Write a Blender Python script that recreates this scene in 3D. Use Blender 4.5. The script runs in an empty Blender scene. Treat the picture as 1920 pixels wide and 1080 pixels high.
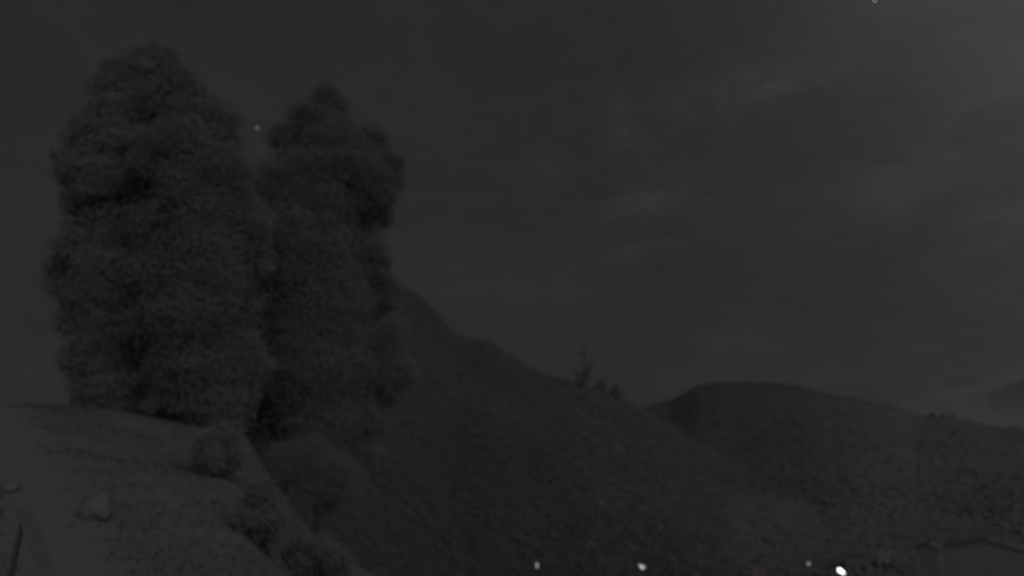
import bpy, math, random
import numpy as np
from mathutils import Vector, Matrix, noise as mnoise

R = math.radians
rng = np.random.default_rng(7)
random.seed(7)
scene = bpy.context.scene
COL = scene.collection

# ------------------------------------------------------------------ camera
F = 1371.0                      # focal length in pixels of the 1920 px wide photograph
PITCH = R(10.74)                # webcam tilted up: horizon at row 800 of 1080
cam_d = bpy.data.cameras.new('camera')
cam_d.sensor_width = 36.0
cam_d.lens = 36.0 * F / 1920.0
cam_d.clip_start = 0.1
cam_d.clip_end = 30000
cam_d.dof.use_dof = True            # fixed-focus webcam, focused near: everything beyond is a little soft
cam_d.dof.focus_distance = 1.0
cam_d.dof.aperture_fstop = 3.5
cam = bpy.data.objects.new('camera', cam_d)
cam.rotation_euler = (R(90) + PITCH, 0, 0)
COL.objects.link(cam)
scene.camera = cam

# ------------------------------------------------------------------ sky, light, exposure
SUN_AZ, SUN_EL = 149.0, 21.0    # degrees right of the viewing direction, degrees up: soft fill added from behind to lift the dark land
SKY_BASE = 0.0213
world = bpy.data.worlds.new('World')
scene.world = world
world.use_nodes = True
wt = world.node_tree
wt.nodes.clear()


def wn(t, **kw):
    n = wt.nodes.new(t)
    for k, v in kw.items():
        setattr(n, k, v)
    return n


def wmath(op, a, b=None, c=None):
    n = wn('ShaderNodeMath', operation=op)
    for i, v in enumerate((a, b, c)):
        if v is None:
            continue
        if isinstance(v, (int, float)):
            n.inputs[i].default_value = v
        else:
            wt.links.new(v, n.inputs[i])
    return n.outputs[0]


tc = wn('ShaderNodeTexCoord')
sep = wn('ShaderNodeSeparateXYZ')
wt.links.new(tc.outputs['Generated'], sep.inputs[0])
az = wmath('MULTIPLY', wmath('ARCTAN2', sep.outputs[0], sep.outputs[1]), 180 / math.pi)
el = wmath('MULTIPLY', wmath('ARCSINE', sep.outputs[2]), 180 / math.pi)


def gauss(a0, e0, sa, se, tilt=0.0):
    ct, st = math.cos(R(tilt)), math.sin(R(tilt))
    da = wmath('SUBTRACT', az, a0)
    de = wmath('SUBTRACT', el, e0)
    p = wmath('DIVIDE', wmath('ADD', wmath('MULTIPLY', da, ct), wmath('MULTIPLY', de, st)), sa)
    q = wmath('DIVIDE', wmath('SUBTRACT', wmath('MULTIPLY', de, ct), wmath('MULTIPLY', da, st)), se)
    s = wmath('ADD', wmath('MULTIPLY', p, p), wmath('MULTIPLY', q, q))
    return wmath('POWER', 2.718, wmath('MULTIPLY', s, -1.0))


def px_dir(px, py):
    u = (px - 960) / F
    v = (540 - py) / F
    return Vector((u, math.cos(PITCH) - v * math.sin(PITCH), math.sin(PITCH) + v * math.cos(PITCH))).normalized()


def px_azel(px, py):
    d = px_dir(px, py)
    return math.degrees(math.atan2(d.x, d.y)), math.degrees(math.asin(d.z))


# thin cloud over the whole sky: stretched noise, brighter towards the glow beyond the right edge
mp = wn('ShaderNodeMapping')
mp.inputs['Scale'].default_value = (1.0, 1.0, 2.3)
mp.inputs['Rotation'].default_value = (0, R(11), 0)
wt.links.new(tc.outputs['Generated'], mp.inputs[0])
nz = wn('ShaderNodeTexNoise')
nz.inputs['Scale'].default_value = 3.4
nz.inputs['Detail'].default_value = 5
nz.inputs['Roughness'].default_value = 0.52
nz.inputs['Distortion'].default_value = 0.6
wt.links.new(mp.outputs[0], nz.inputs['Vector'])
nz2 = wn('ShaderNodeTexNoise')
nz2.inputs['Scale'].default_value = 12.0
nz2.inputs['Detail'].default_value = 8
nz2.inputs['Roughness'].default_value = 0.64
nz2.inputs['Distortion'].default_value = 1.4
wt.links.new(mp.outputs[0], nz2.inputs['Vector'])
cl = wmath('SUBTRACT', nz.outputs['Fac'], 0.5)
cl2 = wmath('MAXIMUM', wmath('MULTIPLY_ADD', nz2.outputs['Fac'], 3.2, -1.05), 0.0)
glow = gauss(56, 46, 24, 24)
side = gauss(62, 14, 30, 40)
wisps = None
for (x, y, sa, se, tilt, amp) in ((1170, 250, 1.7, 2.3, 10, 1.0), (1200, 385, 3.0, 0.9, 8, 1.3), (1215, 470, 3.0, 0.8, 12, 0.8),
                                  (1340, 185, 4.5, 1.7, 10, 0.8), (1390, 650, 3.2, 0.8, 0, 0.7), (1880, 410, 3.0, 1.6, 15, 0.9),
                                  (1700, 330, 5.0, 2.0, 12, 0.6), (1880, 160, 5, 1.8, 10, 0.6), (1835, 728, 4.6, 0.5, 16, 1.1), (1480, 150, 5, 1.2, 12, 0.6), (1010, 330, 4, 1.5, 15, 0.35)):
    a0, e0 = px_azel(x, y)
    g = wmath('MULTIPLY', gauss(a0, e0, sa, se, tilt), amp)
    wisps = g if wisps is None else wmath('ADD', wisps, g)
val = wmath('ADD', SKY_BASE, wmath('MULTIPLY', glow, 0.082))
val = wmath('ADD', val, wmath('MULTIPLY', side, 0.0125))
val = wmath('MULTIPLY', val, wmath('MULTIPLY_ADD', cl, 0.42, 1.0))
val = wmath('MULTIPLY', val, wmath('MULTIPLY_ADD', wmath('SUBTRACT', nz2.outputs['Fac'], 0.5), 0.28, 1.0))
val = wmath('ADD', val, wmath('MULTIPLY', wmath('MULTIPLY', wisps, cl2), 0.0105))
sky = wn('ShaderNodeTexSky', sky_type='NISHITA', sun_disc=False)
sky.sun_elevation = R(SUN_EL)
sky.sun_rotation = R(SUN_AZ)
bw = wn('ShaderNodeRGBToBW')
wt.links.new(sky.outputs[0], bw.inputs[0])
val = wmath('ADD', val, wmath('MULTIPLY', bw.outputs[0], 0.0004))
cmb = wn('ShaderNodeCombineColor')
wt.links.new(val, cmb.inputs[0])
wt.links.new(val, cmb.inputs[1])
wt.links.new(wmath('MULTIPLY', val, 1.01), cmb.inputs[2])
bg = wn('ShaderNodeBackground')
bg.inputs['Strength'].default_value = 1.0
wt.links.new(cmb.outputs[0], bg.inputs['Color'])
out = wn('ShaderNodeOutputWorld')
wt.links.new(bg.outputs[0], out.inputs['Surface'])

sun_d = bpy.data.lights.new('fill_light', 'SUN')  # added lamp that lifts the dark land, no such source in view
sun_d.energy = 0.93
sun_d.angle = R(75)
sun_d.color = (1.0, 0.985, 0.97)
sun = bpy.data.objects.new('fill_light', sun_d)
sdir = Vector((math.sin(R(SUN_AZ)) * math.cos(R(SUN_EL)), math.cos(R(SUN_AZ)) * math.cos(R(SUN_EL)), math.sin(R(SUN_EL))))
sun.rotation_euler = (-sdir).to_track_quat('-Z', 'Y').to_euler()
COL.objects.link(sun)

vs = scene.view_settings
vs.view_transform = 'Standard'
vs.look = 'None'
vs.exposure = 0.0
vs.gamma = 1.0
vs.use_curve_mapping = False
scene.cycles.max_bounces = 4
scene.cycles.use_denoising = True


# ------------------------------------------------------------------ materials
def mat(name, col, rough=0.9, var=0.0, scale=1.0, col2=None, translucent=0.0, emit=None, bump=0.0, spec=0.2):
    m = bpy.data.materials.new(name)
    m.use_nodes = True
    t = m.node_tree
    b = t.nodes['Principled BSDF']
    b.inputs['Roughness'].default_value = rough
    b.inputs['Specular IOR Level'].default_value = spec
    b.inputs['Base Color'].default_value = (*col, 1)
    if var > 0 or bump > 0:
        c = t.nodes.new('ShaderNodeTexCoord')
        n = t.nodes.new('ShaderNodeTexNoise')
        n.inputs['Scale'].default_value = scale
        n.inputs['Detail'].default_value = 5
        t.links.new(c.outputs['Object'], n.inputs['Vector'])
        r = t.nodes.new('ShaderNodeValToRGB')
        r.color_ramp.elements[0].position = 0.32
        r.color_ramp.elements[1].position = 0.68
        c2 = col2 if col2 else tuple(min(1, v * (1 + var)) for v in col)
        c1 = col if col2 else tuple(v * (1 - var) for v in col)
        r.color_ramp.elements[0].color = (*c1, 1)
        r.color_ramp.elements[1].color = (*c2, 1)
        t.links.new(n.outputs['Fac'], r.inputs[0])
        t.links.new(r.outputs[0], b.inputs['Base Color'])
        if bump > 0:
            bp = t.nodes.new('ShaderNodeBump')
            bp.inputs['Strength'].default_value = bump
            t.links.new(n.outputs['Fac'], bp.inputs['Height'])
            t.links.new(bp.outputs[0], b.inputs['Normal'])
    if translucent > 0:
        tr = t.nodes.new('ShaderNodeBsdfTranslucent')
        tr.inputs[0].default_value = (*col, 1)
        mx = t.nodes.new('ShaderNodeMixShader')
        mx.inputs[0].default_value = translucent
        t.links.new(b.outputs[0], mx.inputs[1])
        t.links.new(tr.outputs[0], mx.inputs[2])
        t.links.new(mx.outputs[0], t.nodes['Material Output'].inputs['Surface'])
    if emit:
        b.inputs['Emission Color'].default_value = (*emit[0], 1)
        b.inputs['Emission Strength'].default_value = emit[1]
    return m


M = {
    'leaf_dark': mat('leaf_dark', (0.116, 0.118, 0.120), 1.0, 0.10, 0.6, translucent=0.12, spec=0.0),
    'leaf_brightened': mat('leaf_brightened', (0.140, 0.141, 0.140), 1.0, 0.10, 0.6, translucent=0.12, spec=0.0),  # brightening towards the left edge of the view put into the leaf colour
    'leaf_shrub': mat('leaf_shrub', (0.135, 0.136, 0.135), 1.0, 0.12, 2.0, translucent=0.12, spec=0.0),
    'wood_dark': mat('wood_dark', (0.087, 0.088, 0.091), 1.0, 0.08, 0.02, translucent=0.1, spec=0.0),
    'wood_mixed': mat('wood_mixed', (0.088, 0.088, 0.090), 1.0, 0.10, 0.008, translucent=0.1, spec=0.0),
    'wood_brightened': mat('wood_brightened', (0.118, 0.118, 0.119), 1.0, 0.10, 0.008, translucent=0.1, spec=0.0),  # brightening towards the right and bottom of the view put into the colour
    'bark': mat('bark', (0.062, 0.061, 0.060), 1.0, 0.25, 9.0, bump=0.4, spec=0.0),
    'grass': mat('grass', (0.146, 0.148, 0.147), 1.0, 0.12, 0.8, translucent=0.1, spec=0.0),
    'rock': mat('rock', (0.122, 0.122, 0.121), 0.95, 0.12, 5.0, bump=0.5),
    'timber': mat('timber', (0.128, 0.129, 0.128), 0.9, 0.15, 12.0, bump=0.2),
    'render_grey': mat('render_grey', (0.19, 0.188, 0.19), 0.95, 0.08, 1.5),
    'render_pale': mat('render_pale', (0.235, 0.233, 0.233), 0.95, 0.08, 1.5),
    'wall_red': mat('wall_red', (0.20, 0.165, 0.165), 0.95, 0.1, 2.0),
    'roof_tile': mat('roof_tile', (0.115, 0.110, 0.110), 0.9, 0.15, 6.0),
    'roof_slate': mat('roof_slate', (0.115, 0.115, 0.117), 0.9, 0.12, 5.0),
    'glass': mat('glass', (0.02, 0.02, 0.022), 0.15, spec=0.5),
    'frame': mat('frame', (0.17, 0.17, 0.17), 0.7),
    'door': mat('door', (0.07, 0.06, 0.055), 0.8, 0.15, 4.0),
    'post': mat('post', (0.16, 0.165, 0.17), 0.6, 0.1, 3.0),
    'blue_fringe': mat('blue_fringe', (0.03, 0.03, 0.30), 0.5),  # blue fringe of the lamp's light put into the arm colour
    'housing': mat('housing', (0.05, 0.05, 0.05), 0.6),
    'bulb_big': mat('bulb_big', (0.8, 0.8, 0.8), emit=((1.0, 0.97, 0.90), 3.2)),
    'bulb_mid': mat('bulb_mid', (0.8, 0.8, 0.8), emit=((1.0, 0.97, 0.93), 1.0)),
    'bulb_dim': mat('bulb_dim', (0.8, 0.8, 0.8), emit=((1.0, 1.0, 1.0), 0.42)),
    'bulb_small': mat('bulb_small', (0.8, 0.8, 0.8), emit=((1.0, 1.0, 1.0), 0.5)),
    'star': mat('star', (0, 0, 0), emit=((1, 1, 1), 2.2), spec=0),
}


# ------------------------------------------------------------------ object helpers
def tag(o, label=None, cat=None, group=None, kind=None):
    if label:
        o['label'] = label
    if cat:
        o['category'] = cat
    if group:
        o['group'] = group
    if kind:
        o['kind'] = kind
    return o


def empty(name, loc, label, cat, group=None, rz=0.0):
    o = bpy.data.objects.new(name, None)
    o.location = loc
    o.rotation_euler = (0, 0, rz)
    o.empty_display_size = 0.3
    COL.objects.link(o)
    return tag(o, label, cat, group)


def link(name, me, m, parent=None):
    if m is not None:
        me.materials.append(m)
    o = bpy.data.objects.new(name, me)
    COL.objects.link(o)
    if parent is not None:
        o.parent = parent
    return o


def mesh_np(name, verts, faces, smooth=False, normals=None):
    """verts (n,3), faces (m,k) numpy"""
    verts = np.asarray(verts, dtype=np.float32)
    faces = np.asarray(faces, dtype=np.int32)
    me = bpy.data.meshes.new(name)
    k = faces.shape[1]
    me.vertices.add(len(verts))
    me.vertices.foreach_set('co', verts.ravel())
    me.loops.add(faces.size)
    me.loops.foreach_set('vertex_index', faces.ravel())
    me.polygons.add(len(faces))
    me.polygons.foreach_set('loop_start', np.arange(0, faces.size, k, dtype=np.int32))
    me.update(calc_edges=True)
    if smooth or normals is not None:
        me.polygons.foreach_set('use_smooth', np.ones(len(faces), dtype=bool))
    if normals is not None:
        me.normals_split_custom_set_from_vertices(np.asarray(normals, dtype=np.float32))
    me.validate()
    return me


class MB:
    def __init__(self):
        self.v, self.f = [], []

    def box(self, lo, hi, mtx=None):
        n = len(self.v)
        for z in (lo[2], hi[2]):
            for (x, y) in ((lo[0], lo[1]), (hi[0], lo[1]), (hi[0], hi[1]), (lo[0], hi[1])):
                p = Vector((x, y, z))
                self.v.append(tuple(mtx @ p if mtx else p))
        self.f += [tuple(n + i for i in q) for q in ((3, 2, 1, 0), (4, 5, 6, 7), (0, 1, 5, 4), (1, 2, 6, 5), (2, 3, 7, 6), (3, 0, 4, 7))]
        return self

    def prism(self, poly, y0, y1):
        """polygon in x,z extruded along y"""
        n, k = len(self.v), len(poly)
        for y in (y0, y1):
            self.v += [(x, y, z) for x, z in poly]
        self.f.append(tuple(n + i for i in range(k)))
        self.f.append(tuple(n + k + i for i in reversed(range(k))))
        for i in range(k):
            j = (i + 1) % k
            self.f.append((n + j, n + i, n + k + i, n + k + j))
        return self

    def tube(self, pts, rad, sides=8):
        pts = [Vector(p) for p in pts]
        n0 = len(self.v)
        ref = Vector((0.31, 0.17, 0.93))
        for i, p in enumerate(pts):
            d = (pts[min(i + 1, len(pts) - 1)] - pts[max(i - 1, 0)]).normalized()
            a = d.cross(ref if abs(d.dot(ref)) < 0.95 else Vector((1, 0, 0))).normalized()
            b = d.cross(a)
            for s in range(sides):
                t = 2 * math.pi * s / sides
                self.v.append(tuple(p + (a * math.cos(t) + b * math.sin(t)) * rad[i]))
        for i in range(len(pts) - 1):
            for s in range(sides):
                s2 = (s + 1) % sides
                self.f.append((n0 + i * sides + s, n0 + i * sides + s2, n0 + (i + 1) * sides + s2, n0 + (i + 1) * sides + s))
        self.f.append(tuple(n0 + s for s in reversed(range(sides))))
        self.f.append(tuple(n0 + (len(pts) - 1) * sides + s for s in range(sides)))
        return self

    def lathe(self, prof, sides=12, mtx=None):
        n0 = len(self.v)
        for (r, z) in prof:
            for s in range(sides):
                t = 2 * math.pi * s / sides
                p = Vector((r * math.cos(t), r * math.sin(t), z))
                self.v.append(tuple(mtx @ p if mtx else p))
        for i in range(len(prof) - 1):
            for s in range(sides):
                s2 = (s + 1) % sides
                self.f.append((n0 + i * sides + s, n0 + i * sides + s2, n0 + (i + 1) * sides + s2, n0 + (i + 1) * sides + s))
        self.f.append(tuple(n0 + s for s in reversed(range(sides))))
        self.f.append(tuple(n0 + (len(prof) - 1) * sides + s for s in range(sides)))
        return self

    def build(self, name, m, parent=None, smooth=False):
        me = bpy.data.meshes.new(name)
        me.from_pydata(self.v, [], self.f)
        if smooth:
            me.polygons.foreach_set('use_smooth', [True] * len(me.polygons))
        me.update()
        return link(name, me, m, parent)


# ------------------------------------------------------------------ terrain
def px_tan(px, py):
    """azimuth (rad) and tan of elevation for a pixel"""
    d = px_dir(px, py)
    return math.atan2(d.x, d.y), d.z / math.hypot(d.x, d.y)


def table(pts):
    q = sorted(px_tan(*p) for p in pts)
    return np.array([a for a, _ in q]), np.array([t for _, t in q])


BANK_A, BANK_T = table([(-500, 740), (0, 757), (160, 757), (330, 783), (420, 800), (470, 826), (510, 885), (560, 960), (630, 1040), (730, 1090), (900, 1130), (1400, 1150)])
LEFT_A, LEFT_T = table([(-200, 830), (100, 810), (300, 740), (500, 590), (600, 510), (660, 478), (700, 480), (742, 522), (790, 552), (828, 592), (850, 622),
                        (880, 630), (915, 634), (960, 662), (1000, 690), (1050, 711), (1100, 724), (1150, 743), (1180, 756), (1215, 772), (1280, 815), (1400, 900), (1600, 960)])
RIGHT_A, RIGHT_T = table([(700, 850), (900, 810), (1080, 780), (1150, 769), (1210, 760), (1260, 747), (1310, 720), (1350, 713), (1420, 713), (1500, 719), (1560, 737),
                          (1620, 746), (1680, 759), (1712, 776), (1750, 777), (1800, 780), (1870, 795), (1920, 802), (2100, 830), (2500, 850)])
BASE_D = np.array([0, 3, 24, 62, 150, 200, 260, 8000.0])
BASE_Z = np.array([-1.9, -1.9, -6.2, -18.8, -35.0, -42.0, -43.0, -43.0])
FLOOR = -43.0


def smoothstep(a, b, x):
    t = np.clip((x - a) / (b - a), 0, 1)
    return t * t * (3 - 2 * t)


def left_d(a):
    return 420 + 40 * np.sin(a * 6.0)


def right_d(a):
    return 1200 + 90 * np.sin(a * 5.0 + 1.0)


def fbm(x, y):
    return (np.sin(x * 1.0 + 1.3 * np.sin(y * 0.7)) * np.cos(y * 1.1 + 0.8 * np.sin(x * 0.9)) * 0.6
            + np.sin(x * 2.3 + y * 1.7 + 2 * np.sin(y * 1.3)) * 0.3 + np.sin(x * 5.1 - y * 4.3) * 0.12)


def terrain(a, d):
    a = np.asarray(a, float)
    d = np.asarray(d, float)
    x, y = d * np.sin(a), d * np.cos(a)
    base = np.interp(d, BASE_D, BASE_Z)
    front = 1 - smoothstep(1.1, 1.7, np.abs(a))
    # near bank on the left
    D = 24.0
    zc = np.interp(a, BANK_A, BANK_T) * D
    t = np.clip((d - 3) / (D - 3), 0, 1)
    bank = np.where(d < D, -1.9 + (zc + 1.9) * t, zc - (d - D) * 0.55)
    z = np.maximum(base, bank)
    # far side of the left bank goes down; hills further off
    H = np.interp(a, LEFT_A, LEFT_T) * left_d(a) - 2.2
    s = np.where(d < left_d(a), smoothstep(190, 1, 190 + (left_d(a) - d) * 0) * 0 + np.clip((d - 195) / (left_d(a) - 195), 0, 1) ** 0.9,
                 1 - 0.75 * smoothstep(0, 700, d - left_d(a)))
    hill = FLOOR + (H - FLOOR) * s * front
    z = np.maximum(z, hill)
    H2 = np.interp(a, RIGHT_A, RIGHT_T) * right_d(a) - 5.5
    s2 = np.where(d < right_d(a), smoothstep(430, 1, 0 * d) * 0 + np.clip((d - 430) / (right_d(a) - 430), 0, 1) ** 1.15,
                  1 - 0.7 * smoothstep(0, 1500, d - right_d(a)))
    hill2 = FLOOR + (H2 - FLOOR) * s2 * front
    z = np.maximum(z, hill2)
    back = smoothstep(1.2, 2.2, np.abs(a))
    z = z * (1 - back) + back * (-1.9 + np.minimum(d, 400) * 0.12)
    z = z + fbm(x * 0.9, y * 0.9) * 0.05 * smoothstep(2, 8, d) + fbm(x * 0.05, y * 0.05) * 0.8 * smoothstep(120, 260, d)
    return z


def ground_z(x, y):
    return float(terrain(math.atan2(x, y), math.hypot(x, y)))


def at(px, py, d):
    """point at horizontal distance d seen at a pixel"""
    a, t = px_tan(px, py)
    return Vector((d * math.sin(a), d * math.cos(a), d * t))


def on_bank(px, py):
    """where the ray through a pixel meets the near ground"""
    a, t = px_tan(px, py)
    for d in np.arange(3.2, 40, 0.05):
        if float(terrain(a, d)) >= d * t:
            return Vector((d * math.sin(a), d * math.cos(a), d * t))
    return Vector((20 * math.sin(a), 20 * math.cos(a), 20 * t))


def build_ground():
    aa = np.unique(np.concatenate([np.linspace(-math.pi, -0.85, 40), np.linspace(-0.85, 0.85, 360), np.linspace(0.85, math.pi, 40)]))[:-1]
    dd = np.unique(np.concatenate([np.geomspace(0.6, 60, 90), np.geomspace(60, 1400, 170), np.geomspace(1400, 9000, 25)]))
    A, Dm = np.meshgrid(aa, dd)
    Z = terrain(A, Dm)
    V = np.stack([Dm * np.sin(A), Dm * np.cos(A), Z], -1).reshape(-1, 3)
    n, m = len(dd), len(aa)
    i, j = np.meshgrid(np.arange(n - 1), np.arange(m), indexing='ij')
    j2 = (j + 1) % m
    Fq = np.stack([i * m + j, (i + 1) * m + j, (i + 1) * m + j2, i * m + j2], -1).reshape(-1, 4)[:, ::-1]
    me = mesh_np('ground', V, Fq, smooth=True)
    g = bpy.data.materials.new('ground')
    g.use_nodes = True
    t = g.node_tree
    b = t.nodes['Principled BSDF']
    b.inputs['Roughness'].default_value = 1.0
    b.inputs['Specular IOR Level'].default_value = 0.0
    c = t.nodes.new('ShaderNodeTexCoord')
    n1 = t.nodes.new('ShaderNodeTexNoise')
    n1.inputs['Scale'].default_value = 0.9
    n1.inputs['Detail'].default_value = 7
    t.links.new(c.outputs['Object'], n1.inputs['Vector'])
    r = t.nodes.new('ShaderNodeValToRGB')
    r.color_ramp.elements[0].position = 0.3
    r.color_ramp.elements[1].position = 0.7
    r.color_ramp.elements[0].color = (0.142, 0.143, 0.142, 1)
    r.color_ramp.elements[1].color = (0.164, 0.165, 0.164, 1)
    t.links.new(n1.outputs['Fac'], r.inputs[0])
    # reddish bare earth of a trodden strip that runs along the bank on the left
    sp = t.nodes.new('ShaderNodeSeparateXYZ')
    t.links.new(c.outputs['Object'], sp.inputs[0])

    def mth(op, p, q):
        k = t.nodes.new('ShaderNodeMath')
        k.operation = op
        for ii, v in enumerate((p, q)):
            if isinstance(v, (int, float)):
                k.inputs[ii].default_value = v
            else:
                t.links.new(v, k.inputs[ii])
        return k.outputs[0]
    strip = [on_bank(*q) for q in ((15, 800), (55, 880), (95, 980), (125, 1075))]
    kb, ka = np.polyfit([q.y for q in strip], [q.x for q in strip], 1)
    global STRIP
    STRIP = (kb, ka)
    line = mth('SUBTRACT', mth('SUBTRACT', sp.outputs[0], mth('MULTIPLY', sp.outputs[1], float(kb))), float(ka))
    dist = mth('ABSOLUTE', mth('ADD', line, mth('MULTIPLY', mth('SUBTRACT', n1.outputs['Fac'], 0.5), 1.2)), 0)
    near = mth('LESS_THAN', sp.outputs[1], 26.0)
    msk = t.nodes.new('ShaderNodeMapRange')
    t.links.new(dist, msk.inputs[0])
    msk.inputs[1].default_value = 0.05
    msk.inputs[2].default_value = 1.5
    msk.inputs[3].default_value = 1.0
    msk.inputs[4].default_value = 0.0
    mx = t.nodes.new('ShaderNodeMix')
    mx.data_type = 'RGBA'
    t.links.new(mth('MULTIPLY', msk.outputs[0], near), mx.inputs[0])
    t.links.new(r.outputs[0], mx.inputs[6])
    mx.inputs[7].default_value = (0.180, 0.163, 0.166, 1)
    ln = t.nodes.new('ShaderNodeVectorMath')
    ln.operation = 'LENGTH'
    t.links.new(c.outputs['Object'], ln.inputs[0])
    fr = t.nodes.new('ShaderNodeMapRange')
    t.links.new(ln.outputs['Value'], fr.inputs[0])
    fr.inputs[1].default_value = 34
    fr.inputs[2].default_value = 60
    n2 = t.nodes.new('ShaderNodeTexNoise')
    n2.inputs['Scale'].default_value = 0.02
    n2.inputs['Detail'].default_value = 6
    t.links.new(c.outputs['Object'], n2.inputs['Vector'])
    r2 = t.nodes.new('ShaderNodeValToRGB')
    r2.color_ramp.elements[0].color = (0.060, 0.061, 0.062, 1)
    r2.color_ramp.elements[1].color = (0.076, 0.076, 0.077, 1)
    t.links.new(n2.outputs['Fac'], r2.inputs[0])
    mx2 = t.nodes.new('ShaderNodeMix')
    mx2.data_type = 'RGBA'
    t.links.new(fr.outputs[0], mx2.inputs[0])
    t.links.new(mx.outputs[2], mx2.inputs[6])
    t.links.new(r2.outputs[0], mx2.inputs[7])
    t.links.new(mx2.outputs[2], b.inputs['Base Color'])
    bp = t.nodes.new('ShaderNodeBump')
    bp.inputs['Strength'].default_value = 0.25
    t.links.new(n1.outputs['Fac'], bp.inputs['Height'])
    t.links.new(bp.outputs[0], b.inputs['Normal'])
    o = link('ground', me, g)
    tag(o, 'dark sloping ground from the near bank to the hills', kind='structure')


build_ground()


def build_far_mountain():
    A0, T0 = table([(1500, 850), (1600, 806), (1660, 788), (1710, 769), (1760, 757), (1800, 748), (1850, 736), (1890, 722), (1920, 709), (2000, 690), (2150, 676), (2400, 690), (2900, 720)])
    aa = np.linspace(A0[0], A0[-1], 240)
    dd = np.linspace(2300, 5200, 60)
    A, Dm = np.meshgrid(aa, dd)
    D = 3600
    crest = np.interp(A, A0, T0) * D + fbm(A * 90, A * 0 + 2) * 1.5
    s = np.where(Dm < D, np.clip((Dm - 2300) / (D - 2300), 0, 1) ** 1.3, 1 - np.clip((Dm - D) / 1600, 0, 1) ** 1.2)
    Z = -60 + (crest + 60) * s 
    V = np.stack([Dm * np.sin(A), Dm * np.cos(A), Z], -1).reshape(-1, 3)
    n, m = len(dd), len(aa)
    i, j = np.meshgrid(np.arange(n - 1), np.arange(m - 1), indexing='ij')
    Fq = np.stack([i * m + j, (i + 1) * m + j, (i + 1) * m + j + 1, i * m + j + 1], -1).reshape(-1, 4)[:, ::-1]
    me = mesh_np('far_mountain', V, Fq, smooth=True)
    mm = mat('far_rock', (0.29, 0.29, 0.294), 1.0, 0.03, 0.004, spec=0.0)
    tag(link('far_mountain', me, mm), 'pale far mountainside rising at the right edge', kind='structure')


build_far_mountain()


# ------------------------------------------------------------------ woods on the hills (one mass each)
def quads_from(P, N, size, g, aspect=1.0):
    """one quad per point, facing N; sizes array"""
    k = len(P)
    t = g.normal(size=(k, 3))
    t -= (t * N).sum(1)[:, None] * N
    t /= np.linalg.norm(t, axis=1)[:, None]
    b = np.cross(N, t)
    s = size[:, None] if np.ndim(size) else size
    jit = 1 + g.uniform(-0.3, 0.3, size=(k, 4, 1))
    V = np.stack([P - t * s, P - b * s * aspect * 0.7, P + t * s, P + b * s * aspect * 0.7], 1)
    V = P[:, None, :] + (V - P[:, None, :]) * jit
    Fq = np.arange(k * 4).reshape(-1, 4)
    return V.reshape(-1, 3), Fq


def canopy(name, n, px0, px1, d0, d1, ridge, hgt, size, clump, m, label, seed, soft=0.03):
    """leaf tufts heaped into crowns of uneven height over a slope, one mass"""
    g = np.random.default_rng(seed)
    a0, a1 = px_tan(px0, 800)[0], px_tan(px1, 800)[0]
    a = g.uniform(a0, a1, n) + g.normal(size=n) * soft
    d0 = d0 * (1 + 0.07 * np.sin(a * 40) + 0.06 * g.normal(size=n))
    hi = ridge(a) + 10 + 35 * g.random(n) if ridge is not None else np.full(n, d1)
    d = np.sqrt(g.uniform(0, 1, n) * (hi ** 2 - d0 ** 2) + d0 ** 2)
    x, y = d * np.sin(a), d * np.cos(a)
    # crowns: jittered cells, each with its own height and a domed top
    ci, cj = np.floor(x / clump), np.floor(y / clump)

    def rnd(i, j, k):
        return np.modf(np.abs(np.sin(i * 127.1 + j * 311.7 + k * 74.7) * 43758.5453))[0]
    best = np.zeros(n)
    for di in (-1, 0, 1):
        for dj in (-1, 0, 1):
            I, J = ci + di, cj + dj
            cx, cy = (I + rnd(I, J, 1)) * clump, (J + rnd(I, J, 2)) * clump
            rr = clump * (0.55 + 0.55 * rnd(I, J, 3))
            q = 1 - ((x - cx) ** 2 + (y - cy) ** 2) / rr ** 2
            best = np.maximum(best, np.sqrt(np.clip(q, 0, 1)) * (0.35 + 0.65 * rnd(I, J, 4)))
    z = terrain(a, d) + hgt * best * g.random(n) ** 0.22
    P = np.stack([x, y, z], -1)
    N = g.normal(size=(n, 3)) * 0.10 + np.array([0.12, -0.62, 0.72])
    N /= np.linalg.norm(N, axis=1)[:, None]
    gn = N + g.normal(size=(n, 3)) * 0.22
    gn /= np.linalg.norm(gn, axis=1)[:, None]
    v, f = quads_from(P, gn, size * g.uniform(0.6, 1.3, n), g)
    tag(link(name, mesh_np(name, v, f, normals=np.repeat(N, 4, 0)), m), label, kind='stuff')


canopy('hillside_scrub', 205000, 380, 1340, 178, 0, left_d, 1.9, 0.44, 2.6, M['wood_dark'], 'dark scrub covering the whole left hill slope', 11, 0.012)
canopy('hillside_wood', 150000, 1060, 1560, 440, 0, right_d, 3.6, 1.5, 6.0, M['wood_mixed'], 'dark wood covering the left half of the far hill', 12)
canopy('brightened_wood', 130000, 1540, 2060, 440, 0, right_d, 3.2, 1.5, 6.0, M['wood_brightened'], 'wood covering the right end of the far hill, edge brightening put into its colour', 13)  # same wood as its neighbour, brighter right side put into the colour
canopy('valley_scrub', 60000, 1100, 2060, 215, 460, None, 1.2, 0.6, 5.0, M['wood_brightened'], 'low scrub scattered over the dark valley floor', 14)


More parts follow.
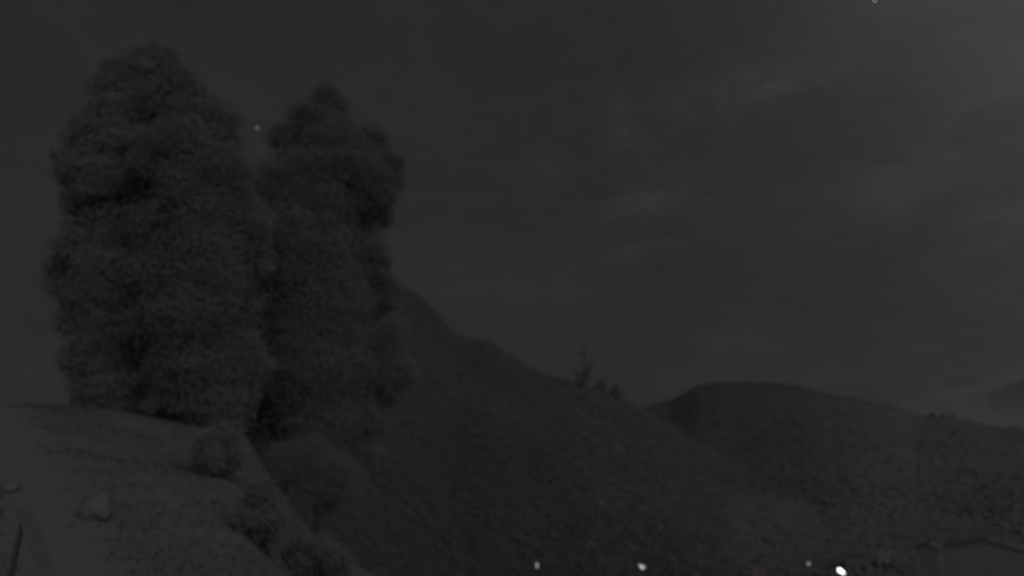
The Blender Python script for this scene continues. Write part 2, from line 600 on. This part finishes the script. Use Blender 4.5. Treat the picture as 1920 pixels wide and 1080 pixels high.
# ------------------------------------------------------------------ near trees
def leaves_mesh(name, clumps, density, leaf, seed, up=0.40):
    """small three-cornered leaves spread through the lobes of a crown"""
    g = np.random.default_rng(seed)
    PP, NN = [], []
    bias = np.array([0.30, -0.75, up])
    for (c, r) in clumps:
        c = np.array(c)
        n = int(density * r ** 2.0)
        v = g.normal(size=(n, 3))
        v /= np.linalg.norm(v, axis=1)[:, None]
        lump = 1 + 0.20 * np.sin(v[:, 0] * 5 + c[0] * 9) * np.sin(v[:, 1] * 6 + c[2] * 7) + 0.14 * np.sin(v[:, 2] * 7 + c[0] * 5)
        k = (g.random(n) ** 0.4 + 0.34 * np.clip(g.normal(size=n), 0, 2) * (g.random(n) < 0.3)) * lump * r
        PP.append(c + v * k[:, None])
        NN.append(v * 0.40 + g.normal(size=(n, 3)) * 0.10 + bias)
    P, N = np.concatenate(PP), np.concatenate(NN)
    N /= np.linalg.norm(N, axis=1)[:, None]
    gn = N + g.normal(size=N.shape) * 0.32
    gn /= np.linalg.norm(gn, axis=1)[:, None]
    v, f = quads_from(P, gn, leaf * g.uniform(0.7, 1.4, len(P)), g, 1.2)
    v = v.reshape(-1, 4, 3)
    v = np.stack([v[:, 0], v[:, 1], 0.5 * (v[:, 2] + v[:, 3])], 1)
    return mesh_np(name, v.reshape(-1, 3), np.arange(len(P) * 3).reshape(-1, 3), normals=np.repeat(N, 3, 0))


def near_tree(label, d, outline, base_px, m, seed, density, leaf=0.040, extra=(), rpx=(26, 46), rows=17, per=5, depth=0.8):
    """outline: (row, left, right) of the crown; built as real volume round the trunk at distance d"""
    g = np.random.default_rng(seed)
    a, _ = px_tan(base_px, 800)
    bx, by = d * math.sin(a), d * math.cos(a)
    base = Vector((bx, by, ground_z(bx, by) - 0.15))
    root = empty('tree', base, label, 'tree', 'trees on the near bank')
    ys = np.array([o[0] for o in outline], float)
    xl = np.array([o[1] for o in outline], float)
    xr = np.array([o[2] for o in outline], float)
    mpp = d / F
    clumps = []
    for y in np.linspace(ys[0], ys[-1], rows):
        l, r = np.interp(y, ys, xl), np.interp(y, ys, xr)
        l += 15 * math.sin(y / 37 + seed) + 9 * math.sin(y / 14 + seed * 2)
        r += 15 * math.sin(y / 33 + seed * 3) + 9 * math.sin(y / 12 + seed)
        half = (r - l) / 2
        n = max(2, int(per * half / 90 + 1))
        for dep0 in (-0.35, 0.35):
            rc = half * 0.55
            p = at((l + r) / 2 + g.uniform(-.2, .2) * half, y, d)
            clumps.append((tuple(p * ((d + dep0 * half * mpp) / d) - base), rc * mpp))
        for i in range(n):
            rp = min(g.uniform(*rpx), half * 0.95)
            t = g.uniform(-1, 1) if i > 1 else (-1, 1)[i]
            x = (l + r) / 2 + t * max(half - rp * 0.9, 0)
            dep = g.uniform(-1, 1) * half * depth * math.sqrt(max(0.05, 1 - t * t * 0.8))
            p = at(x, y + g.uniform(-14, 14), d)
            p = p * ((d + dep * mpp) / d)
            clumps.append((tuple(p - base), rp * mpp))
        for sg in (-1, 1):
            if g.random() < 0.75:
                rp = g.uniform(12, 30)
                x = (l + r) / 2 + sg * (half - rp * 0.5 + g.uniform(-20, 14))
                p = at(x, y + g.uniform(-22, 22), d)
                clumps.append((tuple(p * ((d + g.uniform(-.4, .4) * half * mpp) / d) - base), rp * mpp))
    for (x, y, rp, dep) in extra:
        p = at(x, y, d)
        p = p * ((d + dep) / d)
        clumps.append((tuple(p - base), rp * mpp))
    link('crown', leaves_mesh('crown', clumps, density, leaf, seed + 1), m, root)
    top = at((xl[0] + xr[0]) / 2, ys[0], d) - base
    tr = MB()
    npt = 9
    path = []
    for i in range(npt):
        t = i / (npt - 1)
        path.append((top.x * t + 0.12 * math.sin(t * 5 + seed), top.y * t + 0.1 * math.cos(t * 4 + seed), top.z * t * 0.96))
    tr.tube(path, [0.24 * (1 - i / npt) ** 0.8 + 0.02 for i in range(npt)], 10)
    trunk = tr.build('trunk', M['bark'], root, True)
    order = sorted(range(len(clumps)), key=lambda i: -clumps[i][1])[:16]
    for i in order:
        c = Vector(clumps[i][0])
        hh = max(0.6, c.z - 0.55 * math.hypot(c.x, c.y) - 0.6)
        tt = min(0.95, hh / max(top.z, 0.1))
        k = tt * (npt - 1)
        k0 = min(int(k), npt - 2)
        s = Vector(path[k0]).lerp(Vector(path[k0 + 1]), k - k0)
        mid = s.lerp(c, 0.5) + Vector((0, 0, 0.12))
        MB().tube([s, mid, c], [0.07 * (1 - tt) + 0.025, 0.04, 0.012], 6).build('limb', M['bark'], trunk, True)
    return root


near_tree('tall dark leafy tree, the middle one of the three on the bank', 23.5,
          [(112, 312, 352), (150, 290, 385), (200, 272, 420), (260, 256, 445), (350, 245, 492), (450, 240, 498), (550, 245, 498), (650, 250, 480), (745, 285, 470)],
          350, M['leaf_dark'], 21, 4800)
near_tree('broad dark leafy tree beside the ridge slope, rightmost of the three on the bank', 28.0,
          [(182, 598, 645), (220, 545, 675), (260, 512, 715), (300, 497, 745), (350, 455, 748), (400, 438, 722), (450, 434, 712), (520, 440, 735), (600, 440, 750), (700, 445, 750), (780, 450, 735), (840, 465, 715)],
          590, M['leaf_dark'], 31, 4800, extra=((735, 325, 24, 0.2), (728, 370, 22, 0), (720, 270, 20, .2)))
near_tree('leafy tree at the left, leftmost of the three on the bank, edge brightening put into its leaf colour', 25.5,
          [(105, 205, 315), (150, 168, 320), (200, 148, 320), (250, 128, 318), (300, 122, 310), (400, 114, 305), (500, 110, 305), (600, 118, 305), (700, 140, 305), (752, 168, 300)],
          205, M['leaf_brightened'], 41, 5400)


# ------------------------------------------------------------------ shrubs on the bank edge
def shrub(label, d, cx, cy, rx, ry, m, seed, density=9000, leaf=0.026):
    g = np.random.default_rng(seed)
    base = on_bank(cx, cy + 0.8 * ry)
    d = math.hypot(base.x, base.y)
    base.z = ground_z(base.x, base.y) - 0.05
    root = empty('shrub', base, label, 'shrub', 'shrubs along the bank edge')
    mpp = d / F
    cl_ = []
    for i in range(26):
        v = g.normal(size=3)
        v /= np.linalg.norm(v)
        k = g.random() ** 0.4 * 0.72
        p = at(cx + v[0] * rx * k, cy - v[2] * ry * k, d)
        p = p * ((d + v[1] * rx * mpp * k) / d)
        cl_.append((tuple(p - base), min(rx, ry) * mpp * g.uniform(0.25, 0.42)))
    link('foliage', leaves_mesh('foliage', cl_, density, leaf, seed + 1), m, root)
    for i in range(5):
        c = Vector(cl_[i * 4][0])
        MB().tube([(g.uniform(-.1, .1), g.uniform(-.1, .1), 0), c * 0.5 + Vector((0, 0, 0.05)), c], [0.025, 0.018, 0.006], 6).build('stem', M['bark'], root, True)
    return root


shrub('rounded greyish shrub under the gap between the two dark trees', 19.0, 412, 846, 66, 62, M['leaf_shrub'], 51)
shrub('upright dark shrub low on the bank edge, below the rounded greyish one', 16.0, 492, 965, 56, 88, M['leaf_dark'], 52)
shrub('low dark shrub cut by the bottom edge of the picture', 14.0, 590, 1058, 90, 62, M['leaf_dark'], 53)
shrub('loose dark shrub at the foot of the rightmost bank tree', 22.0, 575, 900, 100, 105, M['leaf_dark'], 54)


# ------------------------------------------------------------------ things on the bank, lower left
def blob(name, loc, size, seed, m, label, cat):
    import bmesh
    bm = bmesh.new()
    bmesh.ops.create_icosphere(bm, subdivisions=4, radius=1.0)
    for v in bm.verts:
        n = mnoise.noise(v.co * 1.1 + Vector((seed, 0, 0))) * 0.45 + mnoise.noise(v.co * 3.1 + Vector((0, seed, 0))) * 0.13
        v.co = v.co * (1 + n)
        v.co = Vector((v.co.x * size[0], v.co.y * size[1], v.co.z * size[2]))
    me = bpy.data.meshes.new(name)
    bm.to_mesh(me)
    bm.free()
    me.polygons.foreach_set('use_smooth', [True] * len(me.polygons))
    o = link(name, me, m)
    o.location = loc
    return tag(o, label, cat)


p = on_bank(182, 975)
s = p.y / F
blob('boulder', p + Vector((0, 0, 20 * s)), (25 * s, 24 * s, 27 * s), 3.0, M['rock'], 'pale rounded boulder lying on the grassy bank', 'boulder')
p = on_bank(16, 922)
s = p.y / F
blob('stone', p + Vector((0, 0, 8 * s)), (17 * s, 15 * s, 11 * s), 8.0, M['rock'], 'small pale stone at the left edge above the timber frame', 'stone')


def a_frame():
    d = 6.4
    ap = at(42, 950, d)
    f1 = at(104, 1110, d)
    f2 = at(12, 1110, d + 0.5)
    root = empty('timber_frame', (ap.x, ap.y, ground_z(ap.x, ap.y)), 'pale leaning timber A-frame cut by the lower left corner', 'timber frame')
    o0 = root.location

    def board(name, a_, b_, w, th):
        ax = (b_ - a_).normalized()
        sd = Vector((0, 1, 0)).cross(ax).normalized()
        fr = ax.cross(sd)
        mtx = Matrix((sd, fr, ax)).transposed().to_4x4()
        mtx.translation = a_ - Vector(o0)
        m_ = MB().box((-w / 2, -th / 2, 0), (w / 2, th / 2, (b_ - a_).length), mtx)
        ob = m_.build(name, M['timber'], root)
        bv = ob.modifiers.new('b', 'BEVEL')
        bv.width = 0.004
        bv.segments = 2
    def down(b_, a_):
        v = (b_ - a_)
        k = 1.0
        while True:
            q = a_ + v * k
            if q.z < ground_z(q.x, q.y) - 0.02 or k > 3:
                return q
            k += 0.05
    board('leg', ap, down(f1, ap), 0.092, 0.04)
    board('leg', ap + Vector((-0.01, 0.05, -0.04)), down(f2, ap), 0.03, 0.03)
    pass


a_frame()


# grass on the bank: one uncountable mass of short blades
def bank_grass():
    g = np.random.default_rng(77)
    n = 36000
    a0, a1 = px_tan(-60, 900)[0], px_tan(640, 900)[0]
    a = g.uniform(a0, a1, n)
    d = 4.5 + (26 - 4.5) * g.random(n) ** 0.75
    x, y = d * np.sin(a), d * np.cos(a)
    z = terrain(a, d)
    keep = np.abs(x - STRIP[0] * y - STRIP[1]) > g.uniform(0.15, 0.9, n)
    x, y, z = x[keep], y[keep], z[keep]
    n = len(x)
    h = g.uniform(0.012, 0.04, n)
    w = g.uniform(0.006, 0.014, n)
    th = g.random(n) * 6.28
    lx, ly = g.normal(size=n) * 0.04, g.normal(size=n) * 0.04
    P = np.stack([x, y, z - 0.005], -1)
    dx = np.stack([np.cos(th) * w, np.sin(th) * w, np.zeros(n)], -1)
    tip = P + np.stack([lx, ly, h], -1)
    V = np.stack([P - dx, P + dx, tip], 1).reshape(-1, 3)
    Fq = np.arange(n * 3).reshape(-1, 3)
    N = np.stack([g.normal(size=n) * 0.2, g.normal(size=n) * 0.2 - 0.2, np.ones(n)], -1)
    N /= np.linalg.norm(N, axis=1)[:, None]
    me = mesh_np('grass', V, Fq, normals=np.repeat(N, 3, 0))
    tag(link('grass', me, M['grass']), 'short rough grass on the near bank', 'grass', kind='stuff')


bank_grass()


# ------------------------------------------------------------------ single trees on the skylines
def ridge_tree(label, px, py_top, py_base, d, clumps, m, seed, limbs=True, grp='single trees on the skylines', density=None):
    """clumps: (px, py, radius px, depth m) of the leafy heads"""
    base = at(px, py_base, d)
    base.z = min(base.z, ground_z(base.x, base.y) + 0.3)
    base.z = ground_z(base.x, base.y) - 0.2
    root = empty('ridge_tree', base, label, 'tree', grp)
    mpp = d / F
    cs = []
    for (x, y, r, dep) in clumps:
        p = at(x, y, d)
        p = p * ((d + dep) / d)
        cs.append((tuple(p - base), r * mpp))
    leaf = mpp * 1.5
    me = leaves_mesh('crown', cs, (density or 420) / (mpp * 10) ** 2.0, leaf, seed)
    link('crown', me, m, root)
    top = Vector(cs[0][0])
    tr = MB()
    r0 = min(1.6 * mpp, 0.42)
    pth = [Vector((0, 0, 0)), Vector((top.x * 0.3, top.y * 0.3, top.z * 0.35)), Vector((top.x * 0.8, top.y * 0.8, top.z * 0.7)), top]
    tr.tube(pth, [r0, r0 * 0.8, r0 * 0.5, r0 * 0.15], 8)
    trunk = tr.build('trunk', M['bark'], root, True)
    for c, r in cs[1:]:
        c = Vector(c)
        s_ = pth[0].lerp(pth[1], min(1, max(0.25, 0.6 * c.z / max(pth[1].z, 0.1))))
        MB().tube([s_, s_.lerp(c, 0.5) + Vector((0, 0, -0.1 * r)), c], [r0 * 0.6, r0 * 0.45, r0 * 0.15], 6).build('limb', M['bark'], trunk, True)
    return root


dl = float(left_d(px_tan(1095, 700)[0]))
ridge_tree('tall forked tree with a separate top tuft, alone on the left ridge', 1093, 640, 726, dl - 3,
           [(1096, 660, 9, 0), (1107, 690, 10, 0.8), (1075, 691, 7, -0.8), (1084, 702, 9, 0.3), (1102, 703, 10, -0.5), (1093, 714, 13, 0), (1096, 645, 4, 0), (1110, 682, 6, 0)],
           M['leaf_dark'], 61, density=210)
dl = float(left_d(px_tan(1130, 700)[0]))
ridge_tree('small pointed tree on the left ridge, just right of the forked one', 1128, 705, 730, dl - 3,
           [(1133, 712, 5, 0), (1127, 719, 7, 0.3), (1119, 724, 6, 0), (1134, 724, 6, 0)], M['leaf_dark'], 62)
dl = float(left_d(px_tan(1158, 700)[0]))
ridge_tree('small bushy tree at the lower end of the left ridge', 1157, 718, 745, dl - 3,
           [(1157, 724, 7, 0), (1150, 733, 8, 0.3), (1162, 735, 8, 0), (1156, 742, 9, 0)], M['leaf_dark'], 63)
for (x, yt, lab, sd) in ((1748, 768, 'low rounded tree on the far hill crest, leftmost of three close together', 64),
                         (1769, 771, 'smallest of three close trees on the far hill crest, in the middle', 65),
                         (1787, 768, 'low rounded tree on the far hill crest, rightmost of three close together', 66)):
    dr = float(right_d(px_tan(x, 770)[0]))
    hgt = 780 - yt
    ridge_tree(lab, x, yt, 782, dr - 4, [(x, yt + 6, 4, 0), (x - 4, yt + 9, 4, 1), (x + 4, yt + 10, 4, -1)], M['wood_brightened'], sd, density=130)
dr = float(right_d(px_tan(1898, 790)[0]))
ridge_tree('wide low clump of a tree on the far hill crest near the right edge', 1896, 792, 805, dr - 4,
           [(1896, 798, 4, 0), (1886, 800, 4, 1), (1906, 799, 4, -1), (1914, 801, 4, 0)], M['wood_brightened'], 67, density=130)


# ------------------------------------------------------------------ village houses at the bottom right
def house(px, d, w, dep, wall_h, roof_h, rz, label, wall_m, roof_m, wins, z_eave_py=None, chim=True, door=True, ridge_axis='y'):
    """gable faces the camera (ridge runs away) or ridge across ('x')"""
    a, _ = px_tan(px, 1030)
    x, y = d * math.sin(a), d * math.cos(a)
    gz = min(ground_z(x + i * w / 2, y + j * dep / 2) for i in (-1, 1) for j in (-1, 1))
    if z_eave_py is not None:      # eave height from the photograph
        wall_h = at(px, z_eave_py, d - dep / 2).z - gz
    root = empty('house', (x, y, gz), label, 'house', 'village houses', rz - a * 1.12)
    wl = MB()
    if ridge_axis == 'y':
        wl.prism([(-w / 2, -0.5), (w / 2, -0.5), (w / 2, wall_h), (0, wall_h + roof_h), (-w / 2, wall_h)], -dep / 2, dep / 2)
        wl.build('wall', wall_m, root)
        o_ = 0.35
        sl = roof_h / (w / 2)
        ro = MB().prism([(-w / 2 - o_, wall_h - o_ * sl + 0.03), (0, wall_h + roof_h + 0.03), (w / 2 + o_, wall_h - o_ * sl + 0.03), (w / 2 + o_, wall_h - o_ * sl + 0.21), (0, wall_h + roof_h + 0.24), (-w / 2 - o_, wall_h - o_ * sl + 0.21)],
                        -dep / 2 - 0.3, dep / 2 + 0.3)
    else:
        n = len(wl.v)
        wl.box((-w / 2, -dep / 2, -0.5), (w / 2, dep / 2, wall_h))
        wl.v += [(-w / 2, -dep / 2, wall_h), (-w / 2, dep / 2, wall_h), (-w / 2, 0, wall_h + roof_h), (w / 2, -dep / 2, wall_h), (w / 2, dep / 2, wall_h), (w / 2, 0, wall_h + roof_h)]
        wl.f += [(9, 8, 10), (11, 12, 13)]
        wl.build('wall', wall_m, root)
        ro = MB()
        sl = roof_h / (dep / 2)
        o_ = 0.35
        prof = [(-dep / 2 - o_, wall_h - o_ * sl + 0.03), (0, wall_h + roof_h + 0.03), (dep / 2 + o_, wall_h - o_ * sl + 0.03), (dep / 2 + o_, wall_h - o_ * sl + 0.21), (0, wall_h + roof_h + 0.24), (-dep / 2 - o_, wall_h - o_ * sl + 0.21)]
        k = len(prof)
        for xx in (-w / 2 - 0.3, w / 2 + 0.3):
            ro.v += [(xx, q, z) for q, z in prof]
        ro.f.append(tuple(reversed(range(k))))
        ro.f.append(tuple(range(k, 2 * k)))
        for i in range(k):
            j = (i + 1) % k
            ro.f.append((i, j, k + j, k + i))
    rf = ro.build('roof', roof_m, root)
    if chim:
        cx, cy = w * 0.18, dep * 0.15
        MB().box((cx - 0.3, cy - 0.3, wall_h + roof_h * 0.3), (cx + 0.3, cy + 0.3, wall_h + roof_h + 0.7)).build('chimney', wall_m, rf)
    for (wx, wz) in wins:
        f = MB()
        fw, fh, b = 0.5, 0.65, 0.09
        y0, y1 = -dep / 2 - 0.05, -dep / 2 + 0.02
        f.box((wx - fw - b, y0, wz - fh - b), (wx - fw, y1, wz + fh + b)).box((wx + fw, y0, wz - fh - b), (wx + fw + b, y1, wz + fh + b))
        f.box((wx - fw, y0, wz - fh - b), (wx + fw, y1, wz - fh)).box((wx - fw, y0, wz + fh), (wx + fw, y1, wz + fh + b))
        fo = f.build('window', M['frame'], root)
        MB().box((wx - fw, y0 + 0.02, wz - fh), (wx + fw, y1 - 0.01, wz + fh)).build('pane', M['glass'], fo)
    if door:
        dx = -w * 0.22
        dd_ = MB().box((dx - 0.45, -dep / 2 - 0.04, 0.0), (dx + 0.45, -dep / 2 + 0.02, 2.05)).build('door', M['door'], root)
        MB().box((dx + 0.30, -dep / 2 - 0.08, 1.0), (dx + 0.36, -dep / 2 - 0.041, 1.06)).build('handle', M['frame'], dd_)
    return root


house(1856, 206, 17.5, 9, 8, 2.1, 0, 'wide pale gabled house at the bottom right corner', M['render_pale'], M['roof_slate'],
      [(-6, 7.2), (-3, 7.2), (2, 7.2), (5.5, 7.2), (-6, 4.2), (2, 4.2)], z_eave_py=1034)
house(1743, 192, 4.3, 6, 6, 0.9, 0, 'narrow pale house left of the wide gabled one', M['render_grey'], M['roof_slate'], [(-0.9, 5.0), (1.0, 5.0), (1.0, 2.2)], z_eave_py=1031)
house(1674, 190, 3.6, 6, 6, 1.5, 0, 'small gabled house whose peak just shows at the bottom edge', M['render_grey'], M['roof_tile'], [(0, 3.0)], z_eave_py=1073, chim=False)
house(1655, 262, 3.0, 4, 3, 1.2, 0, 'tiny pale shed standing beyond the small gabled peak', M['render_pale'], M['roof_slate'], [(0, 1.4)], z_eave_py=1030, chim=False, door=False)
house(1607, 252, 6.6, 4, 3, 0.9, 0, 'long low barn left of the tiny pale shed', M['render_grey'], M['roof_tile'], [(1.4, 1.5)], z_eave_py=1041, chim=False, ridge_axis='x')
house(1421, 214, 3.0, 4, 3, 0.8, 0, 'small reddish hut between two distant lamps', M['wall_red'], M['roof_tile'], [(0.5, 1.3)], z_eave_py=1059, chim=False, door=True)


# ------------------------------------------------------------------ lit street lamps in the village
def street_lamp(px, py, d, kind, label):
    h = at(px, py, d)
    gz = ground_z(h.x, h.y)
    H = h.z - gz
    root = empty('street_lamp', (h.x, h.y, gz), label, 'street lamp', 'lit lamps in the valley')
    mpp = d / F
    if kind == 'lantern':          # upright glass lantern on a post
        MB().lathe([(0.13, -0.3), (0.13, 0.5), (0.08, 0.6), (0.065, H - 0.62), (0.10, H - 0.60), (0.10, H - 0.52)], 12).build('post', M['post'], root, True)
        lan = MB().lathe([(0.09, H - 0.5), (0.13, H - 0.1), (0.16, H + 0.38), (0.13, H + 0.46)], 12).build('lantern', M['bulb_dim'], root, True)
        MB().lathe([(0.28, H + 0.462), (0.20, H + 0.56), (0.04, H + 0.68)], 12).build('cap', M['post'], lan, True)
    elif kind == 'head':           # tilted luminaire with a broad lit face on a bracket
        x0 = 0.95
        MB().lathe([(0.12, -0.3), (0.12, 0.6), (0.08, 0.7), (0.06, H - 0.55)], 12).build('post', M['post'], root, True).location = (x0, 0.25, 0)
        MB().tube([(x0, 0.25, H - 0.6), (x0 - 0.12, 0.2, H - 0.42), (0.42, 0.1, H - 0.30), (0.2, 0.08, H - 0.12)], [0.06, 0.055, 0.05, 0.045], 8).build('arm', M['blue_fringe'], root, True)
        rot = Matrix.Rotation(R(37), 4, 'Y')
        rot.translation = (0, 0, H)
        hd = MB()
        prof = [(-0.25, 0.07), (-0.20, 0.12), (-0.06, 0.13), (0.12, 0.10), (0.26, 0.06), (0.31, 0.03)]
        rings, S = [], 12
        for (x, r) in prof:
            ring = []
            for s in range(S):
                t = 2 * math.pi * s / S
                hd.v.append(tuple(rot @ Vector((x, r * 0.7 * math.cos(t), r * math.sin(t)))))
        for i in range(len(prof) - 1):
            for s in range(S):
                s2 = (s + 1) % S
                hd.f.append((i * S + s2, i * S + s, (i + 1) * S + s, (i + 1) * S + s2))
        hd.f.append(tuple(range(S)))
        hd.f.append(tuple((len(prof) - 1) * S + s for s in reversed(range(S))))
        lens = hd.build('lit_lens', M['bulb_big'], root, True)
        MB().box((-0.24, 0.02, 0.165), (0.24, 0.18, 0.19), rot).build('housing', M['housing'], lens)
    elif kind == 'double':         # bright globe with a second small lamp on a short arm
        MB().lathe([(0.13, -0.3), (0.13, 0.5), (0.07, 0.6), (0.06, H - 0.36)], 12).build('post', M['post'], root, True)
        MB().lathe([(0.10, H - 0.34), (0.20, H - 0.18), (0.24, H), (0.20, H + 0.16), (0.08, H + 0.26)], 12).build('globe', M['bulb_mid'], root, True)
        MB().tube([(0, 0.02, H - 0.5), (-0.3, 0.02, H - 0.1), (-0.40, 0, H + 0.1)], [0.04, 0.035, 0.03], 6).build('arm', M['post'], root, True)
        mt = Matrix.Translation((-0.46, 0, H + 0.32))
        MB().lathe([(0.06, -0.2), (0.15, -0.1), (0.17, 0.05), (0.08, 0.18)], 10, mt).build('globe', M['bulb_dim'], root, True)
        MB().tube([(0.02, 0.02, H - 0.45), (0.35, 0.02, H - 0.3), (0.44, 0, H - 0.22)], [0.04, 0.035, 0.03], 6).build('arm', M['post'], root, True)
        mt = Matrix.Translation((0.48, 0, H - 0.1))
        MB().lathe([(0.06, -0.14), (0.12, -0.06), (0.13, 0.05), (0.06, 0.14)], 10, mt).build('globe', M['bulb_dim'], root, True)
    else:                          # small distant bulb
        MB().lathe([(0.11, -0.3), (0.11, 0.4), (0.06, 0.5), (0.05, H - 0.2)], 10).build('post', M['post'], root, True)
        b_ = MB().lathe([(0.07, H - 0.19), (0.17, H - 0.08), (0.18, H + 0.06), (0.08, H + 0.2)], 12).build('bulb', M['bulb_small'], root, True)
        MB().lathe([(0.22, H + 0.202), (0.05, H + 0.3)], 10).build('cap', M['housing'], b_, True)
    return root


street_lamp(1007, 1060, 150, 'lantern', 'dim upright lantern, leftmost lit lamp at the bottom of the valley')
street_lamp(1204, 1063, 150, 'double', 'bright globe lamp with small side globes, second lit lamp from the left')
street_lamp(1516, 1056.5, 150, 'bulb', 'faint dot of a lamp just left of the brightest lamp')
street_lamp(1577, 1071, 62, 'head', 'brightest lamp, large tilted white head on an arm coloured for the blue fringe of its light')


# ------------------------------------------------------------------ stars
for (px, py, r, lab) in ((1327, 373, 1.8, 'faint star in the open sky right of the cloud wisps'), (1640, 1.5, 4.2, 'star at the top edge of the picture'),
                         (482, 240, 3.6, 'star low in the gap between the two dark trees')):
    dv = px_dir(px, py)
    o = MB().lathe([(0.15 * r, -0.95 * r), (0.75 * r, -0.6 * r), (r, 0), (0.75 * r, 0.6 * r), (0.15 * r, 0.95 * r)], 10).build('star', M['star'], None, True)
    o.location = dv * 7000
    tag(o, lab, 'star', 'stars')
